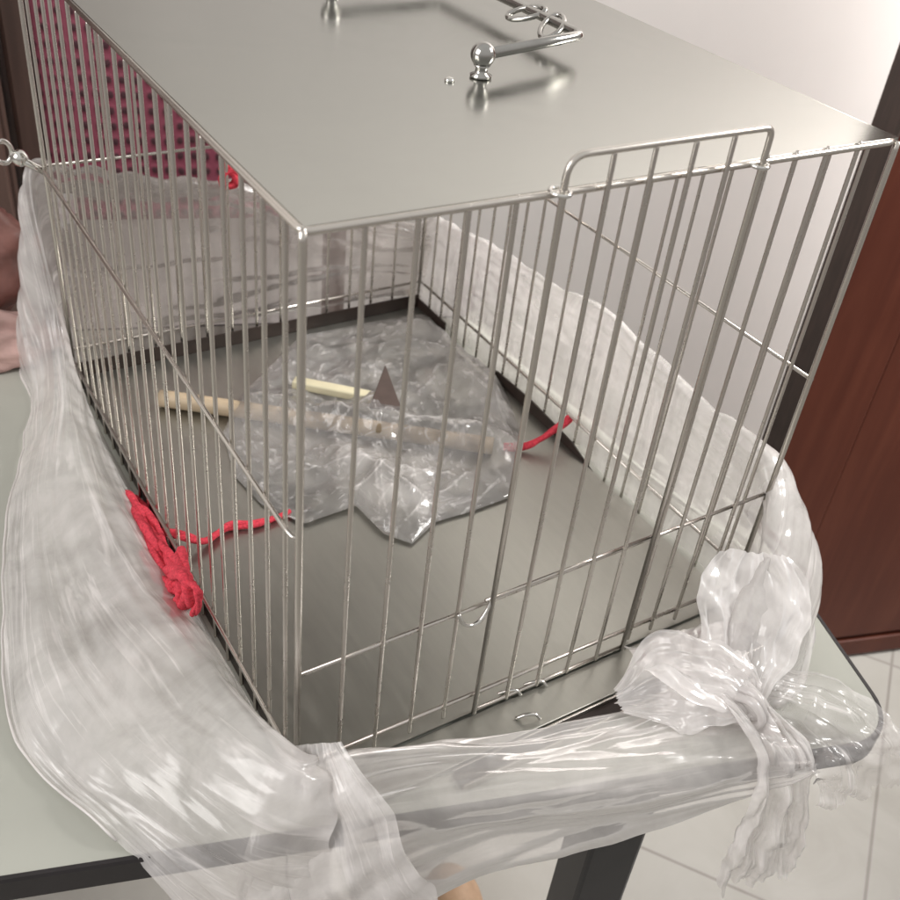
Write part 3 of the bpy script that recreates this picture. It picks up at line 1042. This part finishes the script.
s0, s1 = stick_a, stick_b
stick = thing('beige_stick', 'long beige stick lying inside the clear bag on the cage floor', 'stick', s0)
ax = (s1 - s0)
b = bmesh.new()
N_ = 24
add_tube(b, [s0 + ax * (i / N_)  for i in range(N_ + 1)], [0.0095 for i in range(N_ + 1)], 18)
for p, d in ((s0, -1), (s1, 1)):
    pass
obj('shaft', b, M_beige, stick)
c0, c1_ = at_z(292, 386, 0.018), at_z(374, 402, 0.018)
st2 = thing('cream_strip', 'short pale cream strip lying along the beige stick in the bag', 'strip', c0)
d_ = (c1_ - c0).normalized()
sd = V((-d_.y, d_.x, 0))
b = bmesh.new()
for a, bb, zz in ((0.0, 1.0, 0.0),):
    Mx = Matrix(((d_.x, sd.x, 0, c0.x), (d_.y, sd.y, 0, c0.y), (d_.z, 0, 1, c0.z), (0, 0, 0, 1)))
    add_box(b, 0, (c1_ - c0).length, -0.002, 0.012, -0.003, 0.007, M=Mx, bevel=0.002)
obj('body', b, M_cream, st2, True)
tri = [at_z(369, 409, 0.025), at_z(402, 412, 0.023), at_z(385, 366, 0.032)]  # painted triangle for a gap in the bag that mirrors dark
b = bmesh.new()
lo = [b.verts.new(p) for p in tri]
nrm = (tri[1] - tri[0]).cross(tri[2] - tri[0]).normalized()
hi = [b.verts.new(p + nrm * 0.003) for p in tri]
b.faces.new(lo[::-1])
b.faces.new(hi)
for i in range(3):
    b.faces.new((lo[i], lo[(i + 1) % 3], hi[(i + 1) % 3], hi[i]))
bmesh.ops.bevel(b, geom=b.edges[:], offset=0.0008, segments=2, affect='EDGES')
tag(obj('dark_reflection_patch', b, M_bagreflection, None, False, loc=tri[0]), 'small dark brown triangle standing in for a dark reflection in the clear bag', 'triangular piece')

# ------------------------------------------------------------------ behind the cage
ch0 = (V((0.24, 0.95, 0)) - F0)
cs, cd = ch0.dot(T), ch0.dot(Nn)
chair = thing('chair', 'maroon woven backed chair with dark wooden frame standing behind the table', 'chair', tp(cs, cd, -0.75))
Mc = ROOM @ Matrix.Translation((cs, cd, 0)) @ Matrix.Rotation(math.radians(0), 4, 'Z')
obj('backrest', box(-0.165, 0.215, -0.01, 0.035, 0.0, 0.42, M=Mc, bevel=0.012, seg=3), M_weave, chair, True)
for sx in (-0.20, 0.218):
    obj('back_post', box(sx, sx + 0.033, -0.005, 0.03, -0.32, 0.46, M=Mc, bevel=0.006), M_wardrobe, chair, False)
obj('seat', box(-0.20, 0.25, 0.036, 0.14, -0.34, -0.28, M=Mc, bevel=0.012), M_weave, chair, True)
for (sx, sy) in ((-0.20, 0.0), (0.218, 0.0), (-0.20, 0.105), (0.218, 0.105)):
    obj('leg', box(sx, sx + 0.033, sy, sy + 0.033, -0.75, -0.341, M=Mc, bevel=0.004), M_wardrobe, chair, False)

wp = tp(0, 0, 0)
wd = V((0.058, 0.95, 0)) - F0
ws, wdd = wd.dot(T), wd.dot(Nn)
wr = thing('wardrobe', 'dark brown wooden wardrobe behind the left end of the table', 'wardrobe', tp(ws - 0.4, wdd, -0.75))
obj('carcass', box(ws - 0.75, ws - 0.035, wdd + 0.022, wdd + 0.20, -0.745, 1.0, M=ROOM), M_wardrobe, wr, False)
for a, b_ in ((-0.745, -0.397), (-0.391, -0.038)):
    dd = obj('door', box(ws + a, ws + b_, wdd, wdd + 0.020, -0.70, 0.99, M=ROOM, bevel=0.003), M_wardrobe, wr, False)
    kx = ws + (a if a > -0.5 else b_ - 0.03) + 0.015
    bb = bmesh.new()
    add_ball(bb, tp(kx, wdd - 0.012, 0.3), 0.012)
    obj('knob', bb, M_chrome, dd)

# reddish brown pouch and pale pink cloth at the back left of the table
def lump(c, rx, ry, rz, seed, amp, ax, n=56):
    G = []
    for i in range(n):
        th = math.pi * i / (n - 1)
        row = []
        for k in range(n):
            ph = 2 * math.pi * k / (n - 1)
            d = V((math.sin(th) * math.cos(ph), math.sin(th) * math.sin(ph), math.cos(th)))
            f = noise.noise(d * 2.0 + V((seed, 0, 0)))
            g = 1 - 2.4 * abs(noise.noise(d * 2.6 + V((0, seed, 0))))
            rr = 1 + amp * (f * 0.9 + g * 0.35)
            row.append(V(c) + ax @ (V((d.x * rx, d.y * ry, d.z * rz)) * rr))
        G.append(row)
    return G


def blob(c, rx, ry, rz, seed, amp, zmin):
    G = lump(c, rx, ry, rz, seed, amp, Matrix.Rotation(math.radians(-18), 3, 'Z'), 48)
    for row in G:
        for p in row:
            p.z = max(p.z, zmin)
    return grid_mesh(G)


pc = V((-0.105, 0.735, TOPZ))
tag(obj('leather_pouch', blob(pc + V((0, 0.03, 0.085)), 0.11, 0.05, 0.075, 4.4, 0.25, TOPZ + 0.002), M_pouch, None, True, loc=pc + V((0, 0.03, 0))), 'reddish brown soft pouch at the back left of the table', 'pouch')
pk = pc + V((0.0, -0.045, 0))
tag(obj('pink_cloth', blob(pk + V((0, 0, 0.018)), 0.10, 0.038, 0.042, 9.4, 0.35, TOPZ + 0.002), M_pinkcloth, None, True, loc=pk), 'pale pink crumpled cloth in front of the brown pouch', 'cloth')

# tan slipper on the floor under the table front
sp = at_z(446, 866, -0.715)
sl = thing('slipper', 'tan slipper on the tiled floor below the table edge', 'slipper', (sp.x, sp.y, -0.75))
b = bmesh.new()
foot = V((0.35, 1.0, 0)).normalized()
perp = V((foot.y, -foot.x, 0))


def foot_w(t):
    return 0.047 * (max(0.0, 1 - abs(2 * t - 1) ** 3.2)) ** 0.5 * (0.80 + 0.25 * t)


def footgrid(z_fun, nn=30, mm=22):
    G = []
    for i in range(nn):
        t = i / (nn - 1)
        row = []
        for k2 in range(mm):
            v = k2 / (mm - 1) * 2 - 1
            p = V((sp.x, sp.y, 0)) + foot * ((t - 1) * 0.25 + 0.01) + perp * (v * foot_w(t))
            p.z = z_fun(t, v)
            row.append(p)
        G.append(row)
    return G


b = grid_mesh(footgrid(lambda t, v: -0.749 + 0.016))
ret = bmesh.ops.extrude_face_region(b, geom=b.faces[:])
bmesh.ops.translate(b, verts=[g for g in ret['geom'] if isinstance(g, bmesh.types.BMVert)], vec=(0, 0, -0.0155))
bmesh.ops.remove_doubles(b, verts=b.verts, dist=1e-5)
bmesh.ops.recalc_face_normals(b, faces=b.faces)
obj('sole', b, M_sole, sl, True)
b = grid_mesh(footgrid(lambda t, v: -0.7325 + (0.058 * max(0.0, 1 - v ** 2) ** 0.5 * min(1.0, (1 - t) * 5) ** 0.5 if t > 0.42 else 0.0015)))
obj('upper', b, M_tan, sl, True)

# ------------------------------------------------------------------ light
world = bpy.data.worlds.new('World')
sc.world = world
world.use_nodes = True
nt = world.node_tree
bg = nt.nodes['Background']
tc = nt.nodes.new('ShaderNodeTexCoord')
sx = nt.nodes.new('ShaderNodeSeparateXYZ')
nt.links.new(tc.outputs['Generated'], sx.inputs[0])
mr = nt.nodes.new('ShaderNodeMapRange')
mr.inputs['From Min'].default_value = -1
nt.links.new(sx.outputs['Z'], mr.inputs['Value'])
col = ramp(nt, mr.outputs['Result'], [(0.0, (0.30, 0.27, 0.25)), (0.45, (0.42, 0.39, 0.37)), (0.62, (0.72, 0.70, 0.68)), (1.0, (0.86, 0.85, 0.83))])
nt.links.new(col, bg.inputs['Color'])
bg.inputs['Strength'].default_value = 0.87


def area(name, loc, target, size, power, color, spread=180):
    l = bpy.data.lights.new(name, 'AREA')
    l.shape = 'RECTANGLE'
    l.size, l.size_y = size
    l.energy = power
    l.color = color
    l.spread = math.radians(spread)
    o = bpy.data.objects.new(name, l)
    C.objects.link(o)
    o.location = loc
    o.rotation_euler = (V(target) - V(loc)).to_track_quat('-Z', 'Y').to_euler()
    return o


area('window_light', (-2.1, 0.2, 1.5), (0.2, 0.2, 0.1), (1.5, 1.5), 46, (1.0, 0.97, 0.95))
area('wall_fill_light', (2.2, -0.5, 1.7), (1.45, 0.72, 0.5), (0.8, 0.8), 47, (1.0, 0.975, 0.945), 80)  # added fill lamp, aimed at the wall to brighten it

# ------------------------------------------------------------------ camera object
cam = bpy.data.cameras.new('Camera')
co = bpy.data.objects.new('Camera', cam)
C.objects.link(co)
rot = Matrix((RX, -DN, -FW)).transposed()
co.matrix_world = Matrix.Translation(CAM) @ rot.to_4x4()
cam.sensor_fit = 'HORIZONTAL'
cam.sensor_width = 36.0
cam.lens = 36.0 * FPX / 900.0
cam.clip_start = 0.01
cam.dof.use_dof = True
cam.dof.focus_distance = 0.78
cam.dof.aperture_fstop = 11.0
cam.clip_end = 60
sc.camera = co
sc.view_settings.view_transform = 'Standard'
sc.view_settings.look = 'None'
sc.view_settings.gamma = 1.0
sc.view_settings.exposure = 0.0
sc.cycles.transparent_max_bounces = 24
sc.cycles.max_bounces = 10
